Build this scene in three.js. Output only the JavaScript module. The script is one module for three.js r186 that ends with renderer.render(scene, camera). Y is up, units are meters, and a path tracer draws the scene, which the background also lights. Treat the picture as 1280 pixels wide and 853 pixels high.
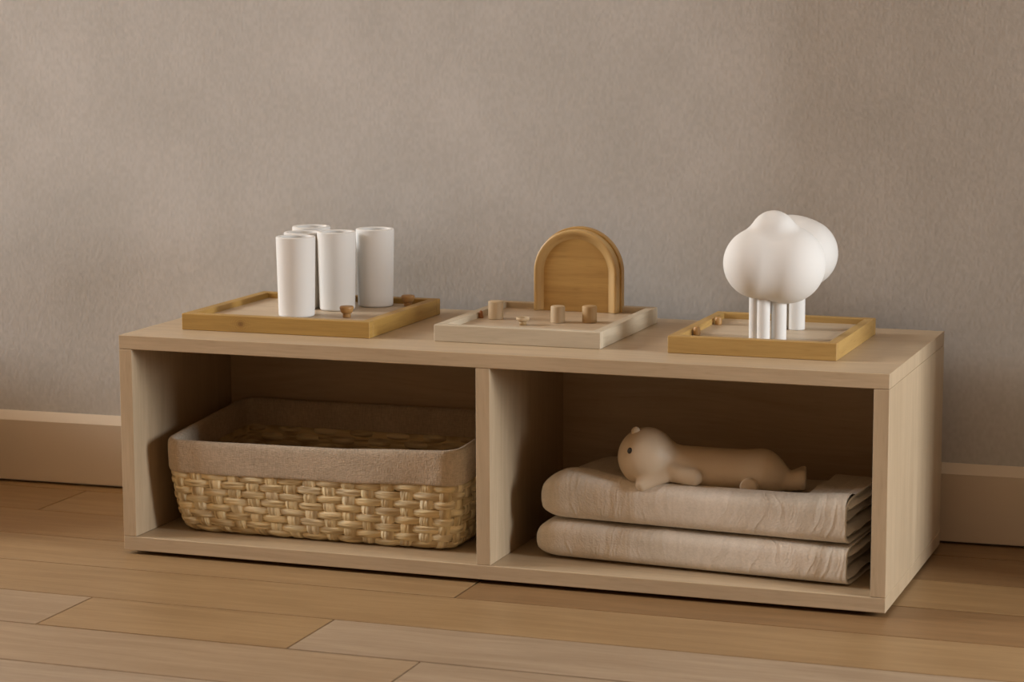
import * as THREE from 'three';
import { RoundedBoxGeometry } from 'three/addons/geometries/RoundedBoxGeometry.js';
import { MarchingCubes } from 'three/addons/objects/MarchingCubes.js';
import { RectAreaLightUniformsLib } from 'three/addons/lights/RectAreaLightUniformsLib.js';
import * as BGU from 'three/addons/utils/BufferGeometryUtils.js';

// ---------------------------------------------------------------- camera, light, exposure
RectAreaLightUniformsLib.init();
const scene = new THREE.Scene();
const renderer = new THREE.WebGLRenderer({ antialias: true });
renderer.toneMapping = THREE.LinearToneMapping;
renderer.toneMappingExposure = 1.0;
renderer.shadowMap.enabled = true;

const LIFT = 0.0055;                                   // the shelf stands this far above the floor on its pads
const camera = new THREE.PerspectiveCamera(2 * Math.atan(426.5 / 2998.9) * 180 / Math.PI, 1280 / 853, 0.1, 30);
{
  const yaw = -0.3446, pitch = -0.1458, roll = -0.0034;
  const fw = new THREE.Vector3(Math.sin(yaw) * Math.cos(pitch), Math.sin(pitch), -Math.cos(yaw) * Math.cos(pitch));
  const r = new THREE.Vector3(Math.cos(yaw), 0, Math.sin(yaw)), u = r.clone().cross(fw);
  camera.position.set(1.0014, 0.7160 + LIFT, 3.0494);
  camera.up.copy(u.multiplyScalar(Math.cos(roll)).addScaledVector(r, -Math.sin(roll)));
  camera.lookAt(camera.position.clone().add(fw));
  camera.focus = 3.03;
  camera.userData.fStop = 9;
}
scene.background = new THREE.Color(0.75, 0.86, 1.0);   // overcast sky outside the windows

// daylight in the two window openings
const ROOM = { x0: -5.2, x1: 2.6, z1: 4.3, h: 3.3 };
const WIN_R = { z0: 0.50, z1: 1.05, y0: 0.42, y1: 1.20, power: 40, color: [0.97, 1.0, 1.02] };
const WIN_L = { z0: 0.55, z1: 2.15, y0: 1.5, y1: 3.05, power: 37.5, color: [0.97, 1.0, 1.02] };
for (const [w, x, s] of [[WIN_R, ROOM.x1, -1], [WIN_L, ROOM.x0, 1]]) {
  const l = new THREE.RectAreaLight(new THREE.Color().setRGB(...w.color), w.power, w.z1 - w.z0, w.y1 - w.y0);
  l.position.set(x + s * 0.01, (w.y0 + w.y1) / 2, (w.z0 + w.z1) / 2);
  l.lookAt(l.position.x + s, l.position.y, l.position.z);
  l.name = 'window_daylight';
  scene.add(l);
}

// ---------------------------------------------------------------- helpers
let seedState = 1;
const rnd = () => { seedState = (seedState * 1664525 + 1013904223) >>> 0; return seedState / 4294967296; };
const rr = (a, b) => a + (b - a) * rnd();
const hash = (x, y, s) => { let h = (x * 374761393 + y * 668265263 + s * 2147483647) | 0; h = Math.imul(h ^ (h >>> 13), 1274126177); h ^= h >>> 16; return (h >>> 0) / 4294967296; };
const sm = t => t * t * (3 - 2 * t), mix = (a, b, t) => a + (b - a) * t, cl = (x, a = 0, b = 1) => Math.min(b, Math.max(a, x));
function pn(x, y, px, py, s = 0) {                      // periodic value noise, 0..1
  const xi = Math.floor(x), yi = Math.floor(y), fx = sm(x - xi), fy = sm(y - yi);
  const m = (a, p) => ((a % p) + p) % p, x0 = m(xi, px), x1 = m(xi + 1, px), y0 = m(yi, py), y1 = m(yi + 1, py);
  return mix(mix(hash(x0, y0, s), hash(x1, y0, s), fx), mix(hash(x0, y1, s), hash(x1, y1, s), fx), fy);
}
const n3 = (x, y, z, s = 0) => { const zi = Math.floor(z), f = sm(z - zi); return mix(pn(x, y, 9973, 9973, s + zi * 17), pn(x, y, 9973, 9973, s + zi * 17 + 17), f) - 0.5; };
function tex(w, h, fn, { srgb = false, rep = [1, 1] } = {}) {
  const d = new Uint8Array(w * h * 4);
  for (let j = 0; j < h; j++) for (let i = 0; i < w; i++) {
    const c = fn(i / w, j / h), k = (j * w + i) * 4;
    const [r, g, b] = typeof c === 'number' ? [c, c, c] : c;
    d[k] = cl(r) * 255; d[k + 1] = cl(g) * 255; d[k + 2] = cl(b) * 255; d[k + 3] = 255;
  }
  const t = new THREE.DataTexture(d, w, h, THREE.RGBAFormat);
  t.wrapS = t.wrapT = THREE.RepeatWrapping; t.magFilter = THREE.LinearFilter; t.minFilter = THREE.LinearMipmapLinearFilter; t.generateMipmaps = true;
  if (srgb) t.colorSpace = THREE.SRGBColorSpace;
  t.repeat.set(...rep); t.needsUpdate = true;
  return t;
}
const M = (o) => new THREE.MeshStandardMaterial({ roughness: 0.6, ...o });
const C = (r, g, b) => new THREE.Color().setRGB(r, g, b);
const taken = {};
const numbered = n => { const k = taken[n] = (taken[n] ?? -1) + 1; return k ? `${n}_${String(k).padStart(3, '0')}` : n; };
function mesh(name, geo, mat, parent, label) {
  const m = new THREE.Mesh(geo, mat); m.name = parent ? name : numbered(name);
  m.castShadow = m.receiveShadow = true;
  if (label) m.userData.label = label;
  (parent ?? scene).add(m);
  return m;
}
function thing(name, label, category, [x, y, z] = [0, 0, 0], turn = 0, group) {
  const o = new THREE.Group(); o.name = numbered(name); scene.add(o);
  o.position.set(x, y, z); o.rotation.y = turn; o.userData = { label, category };
  if (group) o.userData.group = group;
  return o;
}
function tag(o, label, category, group) { Object.assign(o.userData, { label, category }); if (group) o.userData.group = group; return o; }
function struct(name, geo, mat, label) { const m = mesh(name, geo, mat); m.userData.kind = 'structure'; if (label) m.userData.label = label; return m; }
// uv in metres: grain axis g runs along u; a random offset keeps boards from repeating
function woodUV(geo, g, off = [rnd() * 5, rnd() * 5]) {
  const q = geo.index ? geo.toNonIndexed() : geo, p = q.attributes.position, uv = new Float32Array(p.count * 2);
  const a = new THREE.Vector3(), b = new THREE.Vector3(), c = new THREE.Vector3();
  const gi = 'xyz'.indexOf(g);
  for (let i = 0; i < p.count; i += 3) {
    a.fromBufferAttribute(p, i); b.fromBufferAttribute(p, i + 1); c.fromBufferAttribute(p, i + 2);
    const n = b.clone().sub(a).cross(c.clone().sub(a)).toArray().map(Math.abs), d = n.indexOf(Math.max(...n));
    let ua = gi, va = [0, 1, 2].find(k => k !== gi && k !== d);
    if (d === gi) { ua = (gi + 1) % 3; va = (gi + 2) % 3; }
    [a, b, c].forEach((v, k) => { const t = v.toArray(); uv[(i + k) * 2] = t[ua] * (d === gi ? 0.3 : 1) + off[0]; uv[(i + k) * 2 + 1] = t[va] + off[1]; });
  }
  q.setAttribute('uv', new THREE.BufferAttribute(uv, 2));
  return q;
}
function rbox(w, h, d, r = 0.0012, g = 'x', x = 0, y = 0, z = 0) {
  const b = new RoundedBoxGeometry(w, h, d, 2, r); b.translate(x, y, z);
  return woodUV(b, g);
}
function box(x0, x1, y0, y1, z0, z1, g = 'x') { const b = new THREE.BoxGeometry(x1 - x0, y1 - y0, z1 - z0); b.translate((x0 + x1) / 2, (y0 + y1) / 2, (z0 + z1) / 2); return woodUV(b, g); }
function grid(nu, nv, fn, closeU = false) {             // surface from fn(u, v) -> [x, y, z, s, t]
  const p = [], uv = [], ix = [];
  for (let j = 0; j <= nv; j++) for (let i = 0; i <= nu; i++) { const q = fn(i / nu, j / nv); p.push(q[0], q[1], q[2]); uv.push(q[3] ?? i / nu, q[4] ?? j / nv); }
  for (let j = 0; j < nv; j++) for (let i = 0; i < nu; i++) { const a = j * (nu + 1) + i, b = a + 1, c = a + nu + 1, d = c + 1; ix.push(a, b, d, a, d, c); }
  const g = new THREE.BufferGeometry();
  g.setAttribute('position', new THREE.Float32BufferAttribute(p, 3)); g.setAttribute('uv', new THREE.Float32BufferAttribute(uv, 2)); g.setIndex(ix);
  g.computeVertexNormals();
  if (closeU) {                                         // same normal on both sides of the seam
    const n = g.attributes.normal;
    for (let j = 0; j <= nv; j++) { const a = j * (nu + 1), b = a + nu; const v = new THREE.Vector3().fromBufferAttribute(n, a).add(new THREE.Vector3().fromBufferAttribute(n, b)).normalize(); n.setXYZ(a, v.x, v.y, v.z); n.setXYZ(b, v.x, v.y, v.z); }
  }
  return g;
}
// mesh of a signed distance field inside a cube of half size hs about c
function sdfGeo(sdf, c, hs, res) {
  const mc = new MarchingCubes(res, new THREE.MeshStandardMaterial(), false, false, 200000);
  mc.isolation = 0;
  const half = res / 2;
  for (let k = 0; k < res; k++) for (let j = 0; j < res; j++) for (let i = 0; i < res; i++)
    mc.field[i + j * res + k * res * res] = -sdf(c[0] + (i - half) / half * hs, c[1] + (j - half) / half * hs, c[2] + (k - half) / half * hs);
  mc.update();
  const n = mc.count, P = new Float32Array(n * 3);
  for (let i = 0; i < n; i++) for (let a = 0; a < 3; a++) P[i * 3 + a] = c[a] + mc.positionArray[i * 3 + a] * hs;
  let g = new THREE.BufferGeometry(); g.setAttribute('position', new THREE.BufferAttribute(P, 3));
  const e = hs / res * 0.5, N = new Float32Array(n * 3), v = new THREE.Vector3();
  for (let i = 0; i < n; i++) {
    const x = P[i * 3], y = P[i * 3 + 1], z = P[i * 3 + 2];
    v.set(sdf(x + e, y, z) - sdf(x - e, y, z), sdf(x, y + e, z) - sdf(x, y - e, z), sdf(x, y, z + e) - sdf(x, y, z - e)).normalize();
    N.set([v.x, v.y, v.z], i * 3);
  }
  g.setAttribute('normal', new THREE.BufferAttribute(N, 3));
  const A = new THREE.Vector3(), B = new THREE.Vector3(), D = new THREE.Vector3();   // wind the faces outwards
  let vote = 0;
  for (let i = 0; i < n; i += 3) { A.fromArray(P, i * 3); B.fromArray(P, i * 3 + 3); D.fromArray(P, i * 3 + 6); vote += Math.sign(B.sub(A).cross(D.sub(A)).dot(v.fromArray(N, i * 3))); }
  if (vote < 0) for (let i = 0; i < n; i += 3) for (const R of [P, N]) for (let a = 0; a < 3; a++) { const t = R[(i + 1) * 3 + a]; R[(i + 1) * 3 + a] = R[(i + 2) * 3 + a]; R[(i + 2) * 3 + a] = t; }
  const U = new Float32Array(n * 2); for (let i = 0; i < n; i++) { U[i * 2] = P[i * 3] + P[i * 3 + 2] * 0.5; U[i * 2 + 1] = P[i * 3 + 1]; }
  g.setAttribute('uv', new THREE.BufferAttribute(U, 2));
  return BGU.mergeVertices(g, 1e-6);
}
const smin = (a, b, k) => { const h = Math.max(k - Math.abs(a - b), 0) / k; return Math.min(a, b) - h * h * k / 4; };
const ell = (x, y, z, c, r) => { const a = Math.hypot((x - c[0]) / r[0], (y - c[1]) / r[1], (z - c[2]) / r[2]); return (a - 1) * Math.min(...r); };
function cap(x, y, z, a, b, ra, rb) { const d = [b[0] - a[0], b[1] - a[1], b[2] - a[2]], q = [x - a[0], y - a[1], z - a[2]]; const t = cl((q[0] * d[0] + q[1] * d[1] + q[2] * d[2]) / (d[0] ** 2 + d[1] ** 2 + d[2] ** 2)); return Math.hypot(q[0] - d[0] * t, q[1] - d[1] * t, q[2] - d[2] * t) - mix(ra, rb, t); }

// ---------------------------------------------------------------- textures and materials
function grainMap(seed, contrast, tint) {               // wood: u along the grain; tile 0.8 m x 0.2 m
  return tex(1024, 512, (u, v) => {
    const warp = (pn(u * 4, v * 4, 4, 4, seed) - 0.5) * 0.10 + (pn(u * 9, v * 8, 9, 8, seed + 1) - 0.5) * 0.03;
    const a = pn(u * 6, (v + warp) * 22, 6, 22, seed + 2), b = pn(u * 14, (v + warp) * 70, 14, 70, seed + 3), f = pn(u * 60, v * 240, 60, 240, seed + 4);
    const blot = pn(u * 5, v * 3, 5, 3, seed + 5);
    const pore = Math.pow(pn(u * 46, v * 170, 46, 170, seed + 6), 7);
    const k = (a - 0.5) * 0.5 + (b - 0.5) * 0.45 + (f - 0.5) * 0.25 + (blot - 0.5) * 0.35 - pore * 0.5;
    return [0, 1, 2].map(i => 0.90 + k * contrast * tint[i]);
  }, { srgb: true, rep: [1 / 0.8, 1 / 0.2] });
}
const grainPale = grainMap(11, 0.10, [0.9, 1, 1.15]), grainWarm = grainMap(31, 0.15, [0.8, 1, 1.3]), grainFloor = grainMap(57, 0.15, [0.85, 1, 1.2]);
const woodMat = (r, g, b, map, rough = 0.55, extra = {}) => M({ color: C(r, g, b), map, roughness: rough, ...extra });
const birch = woodMat(0.62, 0.475, 0.31, grainPale, 0.40);
const honey = woodMat(0.50, 0.300, 0.074, grainWarm, 0.5), oak = woodMat(0.54, 0.335, 0.105, grainWarm, 0.52), maple = woodMat(0.67, 0.57, 0.42, grainPale, 0.55);
const traybase = woodMat(0.66, 0.52, 0.36, grainPale, 0.45);
const archWood = woodMat(0.58, 0.345, 0.105, grainWarm, 0.45), archRim = woodMat(0.66, 0.43, 0.17, grainWarm, 0.42);
const pegPale = woodMat(0.70, 0.54, 0.34, grainPale, 0.55), pegTan = woodMat(0.60, 0.41, 0.20, grainWarm, 0.55), pegHoney = woodMat(0.52, 0.29, 0.10, grainWarm, 0.45), pegOrange = woodMat(0.46, 0.20, 0.08, grainWarm, 0.55);
const plankMats = [[0.395, 0.250, 0.118], [0.385, 0.235, 0.102], [0.425, 0.297, 0.178], [0.375, 0.228, 0.100], [0.44, 0.325, 0.215], [0.30, 0.172, 0.074]].map(c => woodMat(...c, grainFloor, 0.42));
const whiteMat = M({ color: C(0.71, 0.70, 0.675), roughness: 0.75 });
const wallBump = tex(1024, 1024, (u, v) => 0.32 * pn(u * 320, v * 190, 320, 190, 3) + 0.3 * pn(u * 420, v * 380, 420, 380, 4) + 0.10 * pn(u * 150, v * 70, 150, 70, 5) + 0.18 * pn(u * 60, v * 50, 60, 50, 6) );
const wallMap = tex(1024, 1024, (u, v) => {
  const k = (pn(u * 5, v * 5, 5, 5, 21) - 0.5) * 0.05 + (pn(u * 17, v * 15, 17, 15, 22) - 0.5) * 0.035 + (pn(u * 320, v * 190, 320, 190, 3) - 0.5) * 0.045;
  const speck = cl((pn(u * 120, v * 120, 120, 120, 29) - 0.992) * 60) * 0.25;
  return [0.93 + k - speck, 0.93 + k - speck, 0.93 + k * 1.1 - speck];
}, { srgb: true });
const wallMat = M({ color: C(0.605, 0.585, 0.555), roughness: 0.92, map: wallMap, bumpMap: wallBump, bumpScale: 0.00042 });
const paintMat = M({ color: C(0.60, 0.505, 0.39), roughness: 0.6 });
const roomMat = M({ color: C(0.27, 0.165, 0.085), roughness: 0.95 });
const trimMat = M({ color: C(0.60, 0.52, 0.42), roughness: 0.5 });
const linenBump = tex(512, 512, (u, v) => 0.5 * pn(u * 256, v * 64, 256, 64, 41) + 0.5 * pn(u * 64, v * 256, 64, 256, 42));
const linenMap = tex(512, 512, (u, v) => { const k = (pn(u * 200, v * 30, 200, 30, 43) - 0.5) * 0.10 + (pn(u * 30, v * 200, 30, 200, 44) - 0.5) * 0.08 + (pn(u * 6, v * 6, 6, 6, 45) - 0.5) * 0.08; return [0.92 + k, 0.92 + k, 0.92 + k * 1.1]; }, { srgb: true });
for (const t of [linenBump, linenMap]) t.repeat.set(1 / 0.15, 1 / 0.15);
const linenMat = new THREE.MeshPhysicalMaterial({ color: C(0.62, 0.51, 0.385), roughness: 1, map: linenMap, bumpMap: linenBump, bumpScale: 0.0008, sheen: 0.4, sheenRoughness: 0.6, sheenColor: C(0.7, 0.6, 0.5) });
const muslinBump = tex(1024, 512, (u, v) => {            // crinkled gauze: long soft creases across, fine weave
  const w = (pn(u * 8, v * 6, 8, 6, 61) - 0.5) * 0.05 + (pn(u * 30, v * 12, 30, 12, 68) - 0.5) * 0.012, z = (pn(u * 26, v * 5, 26, 5, 69) - 0.5) * 0.35;
  const c1 = Math.abs(pn((u + w) * 40, (v + z) * 3, 40, 3, 62) - 0.5), c2 = Math.abs(pn((u + w) * 96, (v + z) * 7, 96, 7, 63) - 0.5), where = pn(u * 7, v * 5, 7, 5, 70);
  return 0.2 + (0.7 * Math.sqrt(c1 + 0.02) + 0.35 * c2) * (0.35 + 0.65 * where) + 0.12 * pn(u * 300, v * 150, 300, 150, 64);
});
const muslinMap = tex(512, 512, (u, v) => { const k = (pn(u * 8, v * 5, 8, 5, 65) - 0.5) * 0.10 + (pn(u * 90, v * 20, 90, 20, 66) - 0.5) * 0.03 + (pn(u * 200, v * 200, 200, 200, 67) - 0.5) * 0.04; return [0.92 + k, 0.92 + k, 0.92 + k * 1.1]; }, { srgb: true });
muslinBump.repeat.set(1 / 0.4, 1 / 0.2); muslinMap.repeat.set(1 / 0.3, 1 / 0.3);
const muslinMat = new THREE.MeshPhysicalMaterial({ color: C(0.84, 0.77, 0.67), roughness: 1, map: muslinMap, bumpMap: muslinBump, bumpScale: 0.0016, sheen: 0.3, sheenRoughness: 0.6, sheenColor: C(0.7, 0.58, 0.45) });
const fibreBump = tex(256, 256, (u, v) => 0.7 * pn(u * 3, v * 20, 3, 20, 71) + 0.25 * pn(u * 5, v * 50, 5, 50, 72) + 0.3 * Math.pow(pn(u * 2, v * 13, 2, 13, 73), 2));
const fibreMap = tex(256, 256, (u, v) => { const k = (pn(u * 3, v * 20, 3, 20, 71) - 0.5) * 0.42 + (pn(u * 4, v * 9, 4, 9, 74) - 0.5) * 0.14; return [0.9 + k * 0.8, 0.9 + k, 0.9 + k * 1.25]; }, { srgb: true });
for (const t of [fibreBump, fibreMap]) t.repeat.set(1 / 0.05, 1 / 0.05);
const strawMats = [[0.80, 0.645, 0.37], [0.85, 0.71, 0.44], [0.74, 0.58, 0.32], [0.82, 0.68, 0.43]].map(c => M({ color: C(...c), roughness: 0.62, map: fibreMap, bumpMap: fibreBump, bumpScale: 0.0022 }));
const strawBack = M({ color: C(0.42, 0.29, 0.14), roughness: 0.9 });
const toyMat = M({ color: C(0.62, 0.515, 0.38), roughness: 0.5 });
const blackMat = M({ color: C(0.012, 0.011, 0.010), roughness: 0.35 });
const padMat = M({ color: C(0.05, 0.04, 0.035), roughness: 1 });
const glassMat = new THREE.MeshPhysicalMaterial({ color: 0xffffff, roughness: 0.02, transmission: 1, thickness: 0 });

// ---------------------------------------------------------------- the room
const WA = -0.0324, WZ = -0.016;                        // the wall runs about two degrees off the shelf
const wallPiece = (m, inset = 0) => { m.position.set(0, 0, WZ + inset); m.rotation.y = -Math.atan(WA); return m; };
{
  const w = box(-5.35, 2.75, 0, ROOM.h, -0.12, 0, 'x');
  wallPiece(struct('wall_back', w, wallMat, 'warm greige wall with fine plaster texture'), -0.013);
  // baseboard with a sloping top
  const s = new THREE.Shape([[0, 0.004], [0.0125, 0.004], [0.0125, 0.0935], [0.010, 0.0965], [0.002, 0.106], [0, 0.106]].map(p => new THREE.Vector2(...p)));
  const bb = new THREE.ExtrudeGeometry(s, { depth: 8.0, bevelEnabled: false }); bb.rotateY(-Math.PI / 2); bb.translate(2.7, 0, 0);
  const flat = bb.index ? bb.toNonIndexed() : bb; flat.computeVertexNormals();
  wallPiece(struct('baseboard_back', woodUV(flat, 'x'), paintMat, 'painted baseboard along the wall'), -0.0125);
}
// floor: each plank a piece of its own
{
  const floor = struct('floor', box(-5.35, 2.75, -0.1, -0.012, -0.2, 4.45), M({ color: C(0.07, 0.036, 0.016), roughness: 0.9 }), 'blond wooden plank floor');
  const rows = [-0.102, 0.034, 0.170, 0.306, 0.440, 0.578, 0.709, 0.848];
  while (rows[rows.length - 1] < 4.3) rows.push(rows[rows.length - 1] + 0.136);
  const joints = { 1: [-0.74, 0.2, 1.5], 3: [-0.010, 1.4], 5: [-0.422, -0.105], 6: [0.0545], 0: [0.3], 2: [-1.2, 1.1], 4: [-1.0, 1.15], 7: [-0.75, 0.62] };
  const tone = { '5_1': 0, '5_2': 4, '5_0': 2, '6_0': 2, '6_1': 4, '4_1': 0, '3_0': 0, '3_1': 5, '7_1': 4, '7_0': 4, '1_0': 3, '1_1': 0, '1_2': 5, '0_1': 5, '2_1': 3, '0_0': 1 };
  for (let i = 0; i + 1 < rows.length; i++) {
    const list = i === 5 ? [-1.85, -0.422, -0.105, 1.25] : (joints[i] ?? [rr(-2.9, -1.9), rr(-1.2, -0.1), rr(0.4, 1.6)]);
    const xs = [-5.2, -3.6, ...list, 2.6];
    let k = 0;
    for (let j = 0; j + 1 < xs.length; j++, k++) {
      const w = xs[j + 1] - xs[j] - 0.0022, d = rows[i + 1] - rows[i] - 0.0028;
      const b = new RoundedBoxGeometry(w, 0.012, d, 1, 0.0006); b.translate((xs[j] + xs[j + 1]) / 2, -0.006 + 0.0002 * rnd(), (rows[i] + rows[i + 1]) / 2);
      mesh('plank', woodUV(b, 'x'), plankMats[tone[`${i}_${i === 5 ? k - 2 : k - 1}`] ?? Math.floor(rnd() * 4)], floor);
    }
  }
}
struct('ceiling', box(-5.35, 2.75, ROOM.h, ROOM.h + 0.1, -0.2, 4.45), M({ color: C(0.66, 0.48, 0.30), roughness: 0.95 }));
struct('wall_front', box(-5.35, 2.75, 0, ROOM.h, ROOM.z1, ROOM.z1 + 0.12), roomMat);
for (const [side, w, x, s, n] of [['right', WIN_R, ROOM.x1, 1, 1], ['left', WIN_L, ROOM.x0, -1, 2]]) {
  const X = [x, x + s * 0.14].sort((a, b) => a - b);
  const g = BGU.mergeGeometries([box(...X, 0, ROOM.h, -0.2, w.z0), box(...X, 0, ROOM.h, w.z1, ROOM.z1 + 0.12), box(...X, 0, w.y0, w.z0, w.z1), box(...X, w.y1, ROOM.h, w.z0, w.z1)]);
  struct(`wall_${side}`, g, roomMat);
  const xf = x + s * 0.07, F = [], t = 0.05;
  F.push(box(xf - 0.02, xf + 0.02, w.y0, w.y1, w.z0, w.z0 + t), box(xf - 0.02, xf + 0.02, w.y0, w.y1, w.z1 - t, w.z1), box(xf - 0.02, xf + 0.02, w.y0, w.y0 + t, w.z0 + t, w.z1 - t), box(xf - 0.02, xf + 0.02, w.y1 - t, w.y1, w.z0 + t, w.z1 - t));
  const win = struct(`window_${n}`, BGU.mergeGeometries(F), trimMat);
  mesh('pane', box(xf - 0.003, xf + 0.003, w.y0 + t, w.y1 - t, w.z0 + t, w.z1 - t), glassMat, win);
}
// chimney pier that stands out from the wall beyond the shelf's right end
struct('wall_pier', box(0.90, 1.35, 0, ROOM.h, -0.13, 0.245), wallMat);

// round pouf beside the shelf, out of frame: its shade falls on the lower wall
{
  const t = thing('floor_pouf', 'round beige floor pouf beyond the basket end of shelf', 'pouf', [-1.24, 0, 0.27]);
  mesh('cushion', new THREE.LatheGeometry([[0.001, 0], [0.15, 0], [0.2, 0.03], [0.225, 0.1], [0.23, 0.17], [0.22, 0.24], [0.19, 0.29], [0.13, 0.318], [0.05, 0.328], [0.001, 0.329]].map(p => new THREE.Vector2(...p)), 48), linenMat, t);
  mesh('top_button', new THREE.SphereGeometry(0.02, 20, 12).scale(1, 0.4, 1).translate(0, 0.330, 0), linenMat, t);
}

// ---------------------------------------------------------------- shelf unit
const W = 0.9906, D = 0.3663, H = 0.2804, T = 0.018, Y0 = LIFT;
{
  const t = thing('shelf_unit', 'low blond wooden shelf unit with two open compartments against wall', 'shelf', [0, Y0, 0]);
  mesh('top_panel', rbox(W, T, D, 0.0009, 'x', 0, H - T / 2, D / 2), birch, t);
  mesh('bottom_panel', rbox(W, T, D, 0.0009, 'x', 0, T / 2, D / 2), birch, t);
  for (const s of [-1, 1]) mesh('side_panel', rbox(T, H - 2 * T - 0.0006, D, 0.0007, 'y', s * (W / 2 - T / 2), H / 2, D / 2), birch, t);
  mesh('divider', rbox(T, H - 2 * T - 0.0004, D - 0.001, 0.0007, 'y', 0, H / 2, D / 2), birch, t);
  for (const s of [-1, 1]) mesh('back_panel', box(s < 0 ? -W / 2 + T : T / 2, s < 0 ? -T / 2 : W / 2 - T, T, H - T, 0.072, 0.085), birch, t);
  for (const sx of [-1, 1]) for (const sz of [0, 1]) mesh('foot_pad', new THREE.CylinderGeometry(0.012, 0.012, LIFT, 16).translate(sx * 0.44, -LIFT / 2, sz ? D - 0.06 : 0.05), padMat, t);
}
const TOP = Y0 + H;

// ---------------------------------------------------------------- trays
const RIMH = 0.0213, FLOORT = 0.0137;
function tray(name, label, x0, x1, z0, z1, mat, baseMat, rw) {
  const cx = (x0 + x1) / 2, cz = (z0 + z1) / 2, w = x1 - x0, d = z1 - z0;
  const t = thing(name, label, 'tray', [cx, TOP, cz]);
  mesh('base_panel', rbox(w - rw * 2 + 0.002, FLOORT - 0.003, d - rw * 2 + 0.002, 0.0004, 'x', 0, (FLOORT + 0.003) / 2, 0), baseMat, t);
  for (const s of [-1, 1]) mesh('rim', rbox(w, RIMH, rw, 0.0012, 'x', 0, RIMH / 2, s * (d - rw) / 2), mat, t);
  for (const s of [-1, 1]) mesh('rim', rbox(rw, RIMH - 0.0001, d - 2 * rw + 0.0005, 0.0011, 'z', s * (w - rw) / 2, RIMH / 2, 0), mat, t);
  return t;
}
tray('wooden_tray', 'honey brown wooden tray with white cups standing in it', -0.4412, -0.1775, 0.0515, 0.2965, honey, traybase, 0.0135);
tray('wooden_tray', 'pale maple tray holding the wooden arch and pegs', -0.0925, 0.1257, 0.0430, 0.2907, maple, traybase, 0.0125);
tray('wooden_tray', 'tan oak tray holding two white cloud trees', 0.2110, 0.4180, 0.0580, 0.2925, oak, traybase, 0.0125);
const FY = TOP + FLOORT;
{ // the honey tray's front rim shows a knot with flame grain round it
  const kx = 0.32, ky = 0.50, L = 0.2637;
  const t = tex(1024, 128, (u, v) => {
    const dx = (u - kx) * L, dy = (v - ky) * RIMH, d = Math.hypot(dx * 0.8, dy), pull = 0.006 * Math.exp(-((dx / 0.014) ** 2)) * Math.sign(dy) * Math.exp(-Math.abs(dy) / 0.008);
    const yy = (dy - pull) / 0.2, a = pn(u * 3, yy * 60 + 8, 3, 97, 201), b = pn(u * 9, yy * 190 + 20, 9, 97, 202), f = pn(u * 30, yy * 420 + 40, 30, 211, 203);
    const core = Math.exp(-((d / 0.0032) ** 2)), halo = Math.exp(-((d / 0.011) ** 2)) * (0.6 + 0.4 * Math.sin(d * 2600 + a * 3));
    const k = (a - 0.5) * 0.07 + (b - 0.5) * 0.06 + (f - 0.5) * 0.03 - core * 0.24 - halo * 0.10;
    return [0.90 + k * 0.9, 0.90 + k * 1.1, 0.90 + k * 1.3];
  }, { srgb: true });
  const front = scene.getObjectByName('wooden_tray').children.filter(o => o.name === 'rim')[1], p = front.geometry.attributes.position, uv = front.geometry.attributes.uv;
  for (let i = 0; i < p.count; i++) uv.setXY(i, p.getX(i) / L + 0.5, p.getY(i) / RIMH);
  front.material = honey.clone(); front.material.map = t;
}

// ---------------------------------------------------------------- white cups
{
  const rb = 0.0236, rt = 0.0257, h = 0.1045, wt = 0.0058;
  const prof = [[0.0001, 0], [rb - 0.003, 0], [rb - 0.0008, 0.0008], [rb, 0.003], [mix(rb, rt, 0.5), h * 0.5], [rt, h - 0.0012], [rt - 0.0008, h], [rt - wt + 0.0008, h], [rt - wt, h - 0.0012], [mix(rb, rt, 0.5) - wt, h * 0.5], [rb - wt, 0.008], [rb - wt - 0.003, 0.006], [0.0001, 0.006]].map(p => new THREE.Vector2(...p));
  const cupGeo = new THREE.LatheGeometry(prof, 64);
  const cups = [[-0.3120, 0.2215], [-0.2880, 0.1450], [-0.2540, 0.0945], [-0.3490, 0.0910], [-0.3380, 0.1430]];
  const labels = ['tall white cup standing directly behind front rim of honey tray', 'tall white cup directly behind the mushroom knob on honey tray', 'tall white cup standing apart from others, near far knob', 'tall white cup against the back rim, rearmost of the cluster', 'tall white cup mostly hidden between the front and rearmost cups'];
  cups.forEach(([x, z], i) => { const c = mesh('cup', cupGeo, whiteMat); c.position.set(x, FY, z); c.scale.setScalar(i === 4 ? 0.975 : 1); tag(c, labels[i], 'cup', 'white cups on the honey tray'); });
}
// mushroom knobs
{
  const cap_ = new THREE.LatheGeometry([[0.0001, 0.0055], [0.0062, 0.0055], [0.0078, 0.0075], [0.0092, 0.0115], [0.0092, 0.0135], [0.0082, 0.0148], [0.0001, 0.0152]].map(p => new THREE.Vector2(...p)), 32);
  const stem = new THREE.LatheGeometry([[0.0001, 0], [0.0050, 0], [0.0054, 0.0008], [0.0052, 0.0050], [0.0060, 0.0056], [0.0001, 0.0056]].map(p => new THREE.Vector2(...p)), 32);
  for (const [x, z, l] of [[-0.2447, 0.2130, 'little turned wooden knob on honey tray, before the cup cluster'], [-0.2110, 0.0850, 'little turned wooden knob tucked in far corner of honey tray']]) {
    const t = thing('toy_mushroom', l, 'knob', [x, FY, z], 0, 'wooden knobs on the honey tray');
    mesh('stem', stem, pegHoney, t); mesh('cap', cap_, pegHoney, t);
  }
}
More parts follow.
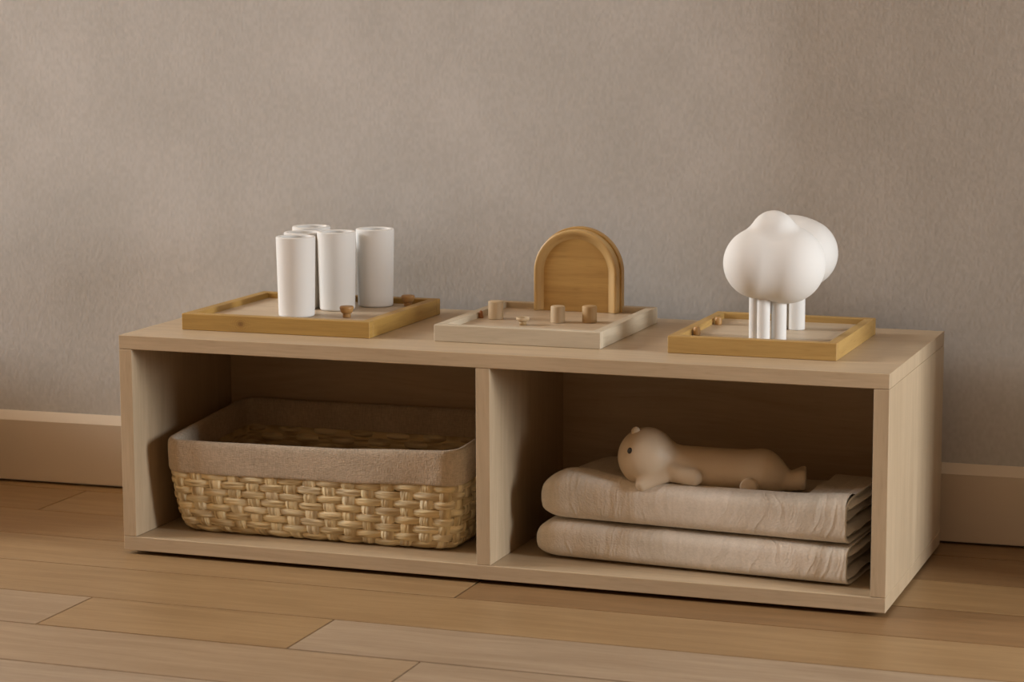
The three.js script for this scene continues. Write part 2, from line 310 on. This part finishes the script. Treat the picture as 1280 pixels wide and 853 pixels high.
// pegs, cone, dish on the maple tray
{
  const peg = (r, h) => new THREE.LatheGeometry([[0.0001, 0], [r - 0.0008, 0], [r, 0.0008], [r, h - 0.0012], [r - 0.0012, h], [0.0001, h]].map(p => new THREE.Vector2(...p)), 40);
  const grp = 'wooden pegs on the maple tray';
  for (const [x, z, r, h, m, l] of [[-0.0556, 0.166, 0.0098, 0.0235, pegPale, 'stout pale wooden peg, widest of the pegs, beside orange cone'], [0.0313, 0.1727, 0.0092, 0.0215, pegPale, 'pale wooden peg standing before the arch, next to tan peg'], [0.0696, 0.1600, 0.0095, 0.0215, pegTan, 'tan wooden peg standing before a foot of the arch']]) {
    const p = mesh('wooden_peg', woodUV(peg(r, h).rotateY(0.4), 'y'), m); p.position.set(x, FY, z); tag(p, l, 'peg', grp);
  }
  const cone = mesh('wooden_cone', new THREE.LatheGeometry([[0.0001, 0], [0.0034, 0], [0.0036, 0.0008], [0.0022, 0.0080], [0.0012, 0.0094], [0.0001, 0.0098]].map(p => new THREE.Vector2(...p)), 24), pegOrange);
  cone.position.set(-0.0775, FY, 0.1625); tag(cone, 'tiny orange brown wooden cone beside the stout peg', 'cone');
  const d = thing('wooden_dish', 'tiny pale wooden dish on a stem behind front rim', 'dish', [-0.0031, FY, 0.2095]);
  mesh('bowl', new THREE.LatheGeometry([[0.0001, 0.0052], [0.0060, 0.0050], [0.0084, 0.0072], [0.0086, 0.0100], [0.0078, 0.0100], [0.0070, 0.0078], [0.0001, 0.0070]].map(p => new THREE.Vector2(...p)), 32), pegPale, d);
  mesh('stem', new THREE.LatheGeometry([[0.0001, 0], [0.0048, 0], [0.0042, 0.0030], [0.0050, 0.0052], [0.0001, 0.0052]].map(p => new THREE.Vector2(...p)), 32), pegTan, d);
}
// arch
{
  const R0 = 0.0600, HT = 0.1115, cx = 0.0212;
  const t = thing('wooden_arch', 'upright honey wooden arch with raised rounded rim', 'arch', [cx, FY, 0.0465]);
  const archShape = (r, b = 0) => { const s = new THREE.Shape(); const k = HT - R0; s.moveTo(-r, b); s.lineTo(-r, k); s.absarc(0, k, r, Math.PI, 0, true); s.lineTo(r, b); s.lineTo(-r, b); return s; };
  const slab = (r, d, z, bv) => { const g = new THREE.ExtrudeGeometry(archShape(r - bv, bv), { depth: d - 2 * bv, bevelEnabled: true, bevelThickness: bv, bevelSize: bv, bevelSegments: 2, curveSegments: 48 }); g.translate(0, 0, z + bv); return g; };
  mesh('back_slab', woodUV(slab(R0, 0.0125, 0, 0.0012), 'x'), archWood, t);
  mesh('panel', woodUV(slab(R0 - 0.0026, 0.0095, 0.0123, 0.0008), 'x'), archWood, t);
  // raised bead
  const rb = R0 - 0.0024, k = HT - R0, pts = [];
  for (let i = 0; i <= 10; i++) pts.push([-rb, 0.0006 + (k - 0.0006) * i / 10]);
  for (let i = 1; i < 40; i++) { const a = Math.PI - Math.PI * i / 40; pts.push([Math.cos(a) * rb, k + Math.sin(a) * rb]); }
  for (let i = 0; i <= 10; i++) pts.push([rb, k - (k - 0.0006) * i / 10]);
  const nP = pts.length - 1, cs = [[0, -0.0088], [0, 0.0028], [0.0005, 0.0042], [0.0016, 0.0050], [0.0030, 0.0051], [0.0046, 0.0047], [0.0064, 0.0037], [0.0084, 0.0022], [0.0104, 0.0010], [0.0128, 0.0002]];
  const bead = grid(cs.length - 1, nP, (u, v) => {
    const i = Math.round(v * nP), [x, y] = pts[i], a0 = pts[Math.max(0, i - 1)], a1 = pts[Math.min(nP, i + 1)];
    let tx = a1[0] - a0[0], ty = a1[1] - a0[1]; const L = Math.hypot(tx, ty); tx /= L; ty /= L;
    const [o, q] = cs[Math.round(u * (cs.length - 1))];
    return [x + ty * o, y - tx * o, 0.0218 + q, v * 0.3, o];
  });
  mesh('rim', bead, archRim, t);
}

// ---------------------------------------------------------------- cloud trees
function tree(label, x, z, turn, lobes, trunks, blend) {
  const t = thing('cloud_tree', label, 'toy tree', [x, FY, z], turn, 'white cloud trees on the oak tray');
  let lo = [9, 9, 9], hi = [-9, -9, -9];
  for (const [a, b, c, r] of lobes) [a, b, c].forEach((v, i) => { lo[i] = Math.min(lo[i], v - r); hi[i] = Math.max(hi[i], v + r); });
  const c = lo.map((v, i) => (v + hi[i]) / 2), hs = Math.max(...lo.map((v, i) => hi[i] - v)) / 2 + 0.006;
  mesh('crown', sdfGeo((px, py, pz) => lobes.reduce((d, [a, b, e, r]) => smin(d, Math.hypot(px - a, py - b, pz - e) - r, blend), 1), c, hs, 72), whiteMat, t);
  for (const [a, b, r, h] of trunks) mesh('trunk', new THREE.LatheGeometry([[0.0001, 0], [r - 0.0008, 0], [r, 0.0008], [r, h], [0.0001, h]].map(p => new THREE.Vector2(...p)), 32).translate(a, 0, b), whiteMat, t);
}
const PXF = 1 / 1034;
tree('white cloud tree with knobbly crown and top bump, before other tree', 0.3225, 0.2330, 0.3446,
  [[-15 * PXF, 97 * PXF, 0.006, 0.0430], [19 * PXF, 95 * PXF, 0.004, 0.0475], [3 * PXF, 134 * PXF, 0.004, 0.0275], [2 * PXF, 92 * PXF, -0.004, 0.038], [2 * PXF, 112 * PXF, -0.004, 0.036]],
  [[-0.0180, 0.0, 0.0072, 0.075], [-0.0085, 0.009, 0.0078, 0.075], [0.0105, 0.004, 0.0093, 0.075]], 0.008);
tree('white cloud tree with rounder crown, partly hidden behind other tree', 0.3330, 0.1390, 0.3446,
  [[9 * PXF, 99 * PXF, 0, 0.0425], [-16 * PXF, 95 * PXF, 0, 0.040], [-8 * PXF, 108 * PXF, -0.01, 0.038]],
  [[0.001, 0.0, 0.0105, 0.07], [-0.016, -0.006, 0.0085, 0.07]], 0.010);
// two small round-topped pegs beside the left rim of the oak tray
{
  const g = new THREE.LatheGeometry([[0.0001, 0], [0.0040, 0], [0.0044, 0.0008], [0.0044, 0.0076], [0.0038, 0.0096], [0.0022, 0.0106], [0.0001, 0.0108]].map(p => new THREE.Vector2(...p)), 28);
  for (const [x, z, l] of [[0.2293, 0.2256, 'tiny brown wooden peg at oak tray rim, nearer the shelf opening'], [0.2310, 0.1290, 'tiny brown wooden peg at oak tray rim, nearer the wall']]) {
    const b = mesh('wooden_peg', woodUV(g.clone(), 'y'), pegHoney); b.position.set(x, FY, z); tag(b, l, 'peg', 'tiny pegs on the oak tray');
  }
}

// ---------------------------------------------------------------- basket
{
  const BY = Y0 + T;
  const t = thing('woven_basket', 'woven straw basket with beige linen rim band, inside shelf compartment', 'basket', [0, BY, 0]);
  const B0 = [-0.438, -0.060, 0.112, 0.314], B1 = [-0.448, -0.046, 0.097, 0.336], RC = 0.022;
  const rimY = (fx, fz) => mix(mix(0.142, 0.142, fx), mix(0.1255, 0.1345, fx), fz) - 0.003 * Math.sin(Math.PI * fx) * fz;
  // perimeter: s in [0,4), side 0 = front (left to right), 1 = right, 2 = back, 3 = left; h = height in metres
  function at(s, h, o = 0) {
    s = ((s % 4) + 4) % 4;
    const side = Math.floor(s), f = s - side, hv = h / 0.135;
    const inset = h < 0.016 ? 0.016 * (1 - Math.sqrt(1 - (1 - cl(h / 0.016)) ** 2)) * 0.9 : 0;
    const bow = 0.004 * Math.sin(Math.PI * cl(h / 0.13));
    const b = [0, 1, 2, 3].map(i => mix(B0[i], B1[i], hv));
    const x0 = b[0] + inset - bow - o, x1 = b[1] - inset + bow + o, z0 = b[2] + inset - bow - o, z1 = b[3] - inset + bow + o;
    const r = Math.max(0.004, RC + o), hw = (x1 - x0) / 2, hd = (z1 - z0) / 2;
    // start from the square, then pull in the corners
    let x, z;
    if (side === 0) { x = mix(x0, x1, f); z = z1; } else if (side === 1) { x = x1; z = mix(z1, z0, f); } else if (side === 2) { x = mix(x1, x0, f); z = z0; } else { x = x0; z = mix(z0, z1, f); }
    const cx = (x0 + x1) / 2, cz = (z0 + z1) / 2; let dx = x - cx, dz = z - cz;
    const ax = Math.abs(dx) - (hw - r), az = Math.abs(dz) - (hd - r);
    if (ax > 0 && az > 0) { const L = Math.hypot(ax, az), k = r / L * Math.max(ax, az) / r; dx = Math.sign(dx) * (hw - r + ax * k); dz = Math.sign(dz) * (hd - r + az * k); }
    const fx = cl((cx + dx - x0) / (x1 - x0)), fz = cl((cz + dz - z0) / (z1 - z0));
    return [cx + dx, h * rimY(fx, fz) / 0.135, cz + dz];
  }
  const nrm = (s, h) => { const e = 0.002, a = at(s - e, h), b = at(s + e, h), c = at(s, Math.max(0.0005, h - 0.002)), d = at(s, h + 0.002); const v = new THREE.Vector3(b[0] - a[0], b[1] - a[1], b[2] - a[2]).cross(new THREE.Vector3(d[0] - c[0], d[1] - c[1], d[2] - c[2])).normalize(); return v; };
  // inner shell and base
  const shell = grid(120, 10, (u, v) => [...at(u * 4, 0.001 + v * 0.124, -0.0035), u * 1.2, v * 0.13], true);
  mesh('inner_wall', shell, strawMats[2], t);
  const rim0 = []; for (let i = 0; i < 120; i++) rim0.push(at(i / 30, 0.0015, -0.002));
  const bs = new THREE.Shape(rim0.map(p => new THREE.Vector2(p[0], -p[2])));
  mesh('base', new THREE.ExtrudeGeometry(bs, { depth: 0.004, bevelEnabled: false }).rotateX(-Math.PI / 2).translate(0, 0.0012, 0), strawBack, t);
  const cols = [15, 9, 15, 9], rowsN = 8, hp = 0.0112;
  function strip(kind, sc, ds, hc, dh, out, seed, mat) {   // one visible pass of a strand over its neighbours
    const nu = 6, nv = 5, amp = kind === 'weft' ? 0.0027 : 0.0021;
    const j1 = (hash(seed, 1, 5) - 0.5), j2 = (hash(seed, 2, 5) - 0.5), j3 = hash(seed, 3, 5);
    const g = grid(nu, nv, (u, v) => {
      let a = u * 2 - 1, b = v * 2 - 1;                  // a along the strand, b across
      const end = 1 - 0.10 * a * a * a * a;
      const off = amp * (Math.cos(a * 1.75) * (0.8 + 0.4 * j3)) + 0.0014 * Math.sqrt(Math.max(0, 1 - b * b)) - (Math.abs(b) > 0.99 ? 0.0012 : 0);
      const s = kind === 'weft' ? sc + a * ds + j1 * ds * 0.06 : sc + b * ds * end + a * j1 * ds * 0.14;
      const h = kind === 'weft' ? hc + b * dh * end + (j2 * 0.0014 + a * j1 * 0.0016) : hc + a * dh;
      const hh = Math.max(0.0008, h), p = at(s, hh), n = nrm(s, hh);
      const q = [p[0] + n.x * off * out, p[1] + n.y * off * out * 0.5, p[2] + n.z * off * out];
      if (q[1] < 0.0006) q[1] = 0.0006;
      return [...q, (kind === 'weft' ? a * 0.018 : a * 0.008) + j3 * 3, b * (kind === 'weft' ? 0.0055 : 0.008) + j2 * 3];
    });
    mesh(kind === 'weft' ? 'straw_strand' : 'upright_strand', g, mat, t);
  }
  let seed = 0;
  for (let side = 0; side < 4; side++) for (let r = 0; r < rowsN; r++) for (let c = 0; c < cols[side]; c++) {
    seed++;
    const ds = 1 / cols[side], sc = side + (c + 0.5) * ds, hc = (r + 0.5) * hp + 0.001, m = strawMats[Math.floor(hash(seed, 9, 9) * 4)];
    if ((r + c + (side & 1 ? 1 : 0)) % 2) strip('weft', sc, ds * 0.72, hc, hp * 0.54, 1, seed, m);
    else strip('warp', sc, ds * 0.36, hc, hp * 0.86, 1, seed, m);
  }
  for (let r = 4; r < 9; r++) for (let c = 0; c < cols[2]; c++) {          // inside of the back wall, seen over the rim
    seed++;
    const ds = 1 / cols[2], sc = 2 + (c + 0.5) * ds, hc = (r + 0.5) * hp + 0.001;
    if ((r + c) % 2 === 0) strip('weft', sc, ds * 0.74, hc, hp * 0.53, -2.2, seed, strawMats[seed % 4]);
  }
  // linen band: hem outside, up over the rim, down inside
  const prof = [[0.0035, 0.089], [0.0046, 0.0895], [0.0052, 0.093], [0.0050, 0.104], [0.0056, 0.116], [0.0056, 0.126], [0.0046, 0.1315], [0.0022, 0.1345], [-0.0010, 0.1350], [-0.0042, 0.1335], [-0.0062, 0.129], [-0.0072, 0.120], [-0.0076, 0.108], [-0.0072, 0.101], [-0.0060, 0.100]];
  const band = grid(360, prof.length - 1, (u, v) => {
    const i = Math.round(v * (prof.length - 1)), [o, h] = prof[i], s = u * 4;
    const per = s < 1 ? 0.4 * s : s < 2 ? 0.4 + 0.24 * (s - 1) : s < 3 ? 0.64 + 0.4 * (s - 2) : 1.04 + 0.24 * (s - 3);
    const w = u > 0.999 || u < 0.001 ? 0 : 1;
    const wob = w * (n3(per * 26, h * 40, 1.5, 91) * 0.0022 + n3(per * 70, h * 30, 2.5, 92) * 0.0010);
    const hem = w * (i < 2 ? n3(per * 30, 0.3, 0.5, 93) * 0.003 : i > 4 && i < 10 ? n3(per * 16, 0.6, 0.5, 94) * 0.0030 : 0);
    const p = at(s, h + hem, o + wob * (o > 0 ? 1 : 0.5));
    let acc = 0; for (let k = 1; k <= i; k++) acc += Math.hypot(prof[k][0] - prof[k - 1][0], prof[k][1] - prof[k - 1][1]);
    return [...p, per, acc];
  }, true);
  mesh('linen_band', band, linenMat, t, 'beige linen band folded over the rim');
}

// ---------------------------------------------------------------- folded muslin blankets
function blanket(label, x0, x1, zf, zb, y0, h, turn, seed, dip) {
  const t = thing('folded_blanket', label, 'blanket', [x1, y0, zf], turn, 'folded muslin blankets under the toy');
  const L = x1 - x0, Dp = zf - zb, nu = 120, nv = 96;
  // section: closed loop round the bundle, front fold well rounded
  const raw = a => { const ca = Math.cos(a), sa = Math.sin(a); return [Math.sign(ca) * Math.pow(Math.abs(ca), ca > 0 ? 0.30 : 0.25), Math.sign(sa) * Math.pow(Math.abs(sa), 0.42)]; };
  const arc = [[0, ...raw(Math.PI)]];                     // even steps of length round the section, seam at the back
  for (let i = 1; i <= 2880; i++) { const [z, y] = raw(Math.PI + i / 2880 * Math.PI * 2), l = arc[i - 1]; arc.push([l[0] + Math.hypot((z - l[1]) * Dp, (y - l[2]) * h) / 2, z, y]); }
  const total = arc[2880][0];
  const sec = (q, hx, dz) => {                            // q in 0..1 round the loop
    let a = 0, b = 2880; const want = q * total;
    while (b - a > 1) { const m = (a + b) >> 1; if (arc[m][0] <= want) a = m; else b = m; }
    const f = cl((want - arc[a][0]) / Math.max(1e-9, arc[b][0] - arc[a][0])), z = mix(arc[a][1], arc[b][1], f), y = mix(arc[a][2], arc[b][2], f);
    return [(z - 1) / 2 * dz, (y + 1) / 2 * hx];
  };
  const body = grid(nv, nu, (q, u) => {
    const xx = u * L;                                     // from the left end
    const capL = Math.sqrt(1 - (1 - cl(xx / 0.034)) ** 2), shrink = mix(0.42, 1, capL);
    const crest = 1 + (dip ? 0.02 * Math.sin(u * 7 + seed) + 0.13 * Math.exp(-(((u - 0.12) / 0.09) ** 2)) + 0.05 * sm(cl((u - 0.8) / 0.2)) : 0);
    const [zz, yy] = sec(q, h * shrink, Dp * mix(0.86, 1, capL));
    let y = yy + h * (1 - shrink) * 0.45, z = zz - (1 - capL) * 0.012;
    const top = cl(yy / h * 2 - 1);
    y = mix(y, y * crest, top);
    if (dip) { const bk = sm(cl((-zz - 0.022) / 0.05)), mid = sm(cl((u - 0.16) / 0.12)) * (1 - 0.45 * sm(cl((u - 0.82) / 0.14))); y -= top * bk * mix(0.010, 0.013, mid); }
    const per = q * total, w = Math.min(q, 1 - q) < 1e-4 ? 0 : 1;
    const nz = (n3(xx * 18, yy * 26 + zz * 12, seed + 0.5, 101) * 0.005 + n3(xx * 70, yy * 14 + zz * 10, seed + 2.5, 102) * 0.0014) * w;
    const low = cl(yy / (h * 0.16));
    y = Math.max(y + nz * low * 0.7, 0.0006); z += nz * 0.9;
    return [-L + xx, y, z, xx + seed, per];
  }, true);
  mesh('outer_wrap', body, muslinMat, t);
  // end of the roll: a rim of the outer layer, then the inner folds
  const ring = grid(nv, 3, (q, v) => { const [zz, yy] = sec(q, h, Dp), k = [1, 0.93, 0.86, 0.84][Math.round(v * 3)], cy = h / 2, cz = -Dp / 2; return [[0, 0.0012, -0.004, -0.016][Math.round(v * 3)], Math.max(0.0006, cy + (yy - cy) * k), cz + (zz - cz) * mix(1, k, 0.35), v * 0.01, q * 0.4]; }, true);
  mesh('end_hem', ring, muslinMat, t);
  for (let i = 0; i < 3; i++) {                           // inner folded layers seen end-on
    const hh = h * 0.27, yc = h * (0.2 + 0.29 * i), d = Dp * (0.90 - 0.04 * (i % 2)), z0 = -Dp * 0.07 - 0.006 * (i % 2), xe = [0.001, -0.004, 0.003][i];
    const lay = grid(40, 8, (q, v) => {
      const [zz, yy] = sec(q, hh, d), kk = v > 0.8 ? Math.sqrt(1 - ((v - 0.8) / 0.2) ** 2) * 0.9 + 0.02 : 1;
      const x = -0.06 + v * (0.06 + xe), nzz = n3(zz * 40, x * 30, i + seed, 103) * 0.004;
      return [x, cl(yc + (yy - hh / 2) * kk + nzz, 0.001, h * 0.97), z0 + zz, x, q * 0.4];
    }, true);
    mesh('inner_fold', lay, muslinMat, t);
  }
}
const SH = Y0 + T;
const tw = -0.075;
blanket('cream muslin blanket folded thick, the lower one on the shelf', 0.043, 0.442, 0.337, 0.150, SH, 0.0480, tw, 3, false);
blanket('cream muslin blanket folded thick, the upper one under toy', 0.048, 0.440, 0.334, 0.150, SH + 0.0484, 0.0560, tw, 7, true);

// ---------------------------------------------------------------- toy animal lying on the blanket
{
  const k = 1 / 1040;
  const t = thing('toy_animal', 'beige toy animal with black eye lying on upper blanket', 'toy', [0.2630, SH + 0.0484 + 0.0450, 0.2640], 0.3446 - 0.14);
  const P = (x, y, w = 0) => [(x - 890) * k, (612 - y) * k, w * k], r = v => v * k;
  const parts = [
    [0, P(805, 573, 0), [r(37.5), r(38), r(37)]],
    [1, P(858, 586, 0), P(950, 588, 0), r(28), r(26)],
    [1, P(952, 590, 0), P(985, 600, 0), r(22), r(11)],
    [1, P(985, 600, 5), P(999, 597, 5), r(10), r(13.5)], [1, P(985, 600, -9), P(1003, 596, -11), r(10), r(13.5)],
    [1, P(836, 588, 20), P(801, 603, 31), r(11), r(8.5)],
    [1, P(842, 588, 20), P(866, 592, 28), r(13), r(11.5)],
  ];
  const body = (x, y, z) => {
    let d = 1;
    parts.forEach(([kind, a, b, ra, rb], i) => { const v = kind ? cap(x, y, z, a, b, ra, rb) : ell(x, y, z, a, b); d = smin(d, v, r(i < 3 ? 20 : i === 6 ? 3 : 6)); });
    d = Math.max(d, -(x - P(1004, 0)[0]) * -1 - r(2));                // feet end flat
    return Math.max(d, -y);
  };
  const c = [P(887, 0)[0], r(39), 0];
  mesh('body', sdfGeo(body, c, r(128), 112), toyMat, t);
  const near = grid(28, 8, (u, v) => { const a = u * Math.PI * 2, i = Math.round(v * 8), R = [10, 10.5, 10.8, 11, 11, 10.8, 10.2, 8.5, 0.01][i], w = [14, 18, 22, 27, 31, 33, 34, 34.6, 34.8][i]; const p = P(940 - (w - 14) * 0.28 + Math.cos(a) * R, 602 - Math.sin(a) * R, w); return [...p, u, v]; }, true);
  mesh('leg', near, toyMat, t);
  mesh('ear', new THREE.SphereGeometry(r(6), 20, 14).scale(1, 1.1, 0.7).translate(...P(791, 539.5, 8)), toyMat, t);
  // eye set on the surface of the head
  const e = P(785, 560); let zz = r(40); while (body(e[0], e[1], zz) > 0 && zz > 0) zz -= r(0.25);
  const nn = new THREE.Vector3(e[0] - P(805, 0)[0], e[1] - r(39), zz).normalize();
  const eye = mesh('eye', new THREE.SphereGeometry(r(3.6), 20, 14).scale(1, 1.12, 0.35), blackMat, t, 'small round black eye');
  eye.position.set(e[0], e[1], zz); eye.quaternion.setFromUnitVectors(new THREE.Vector3(0, 0, 1), nn);
}

renderer.render(scene, camera);
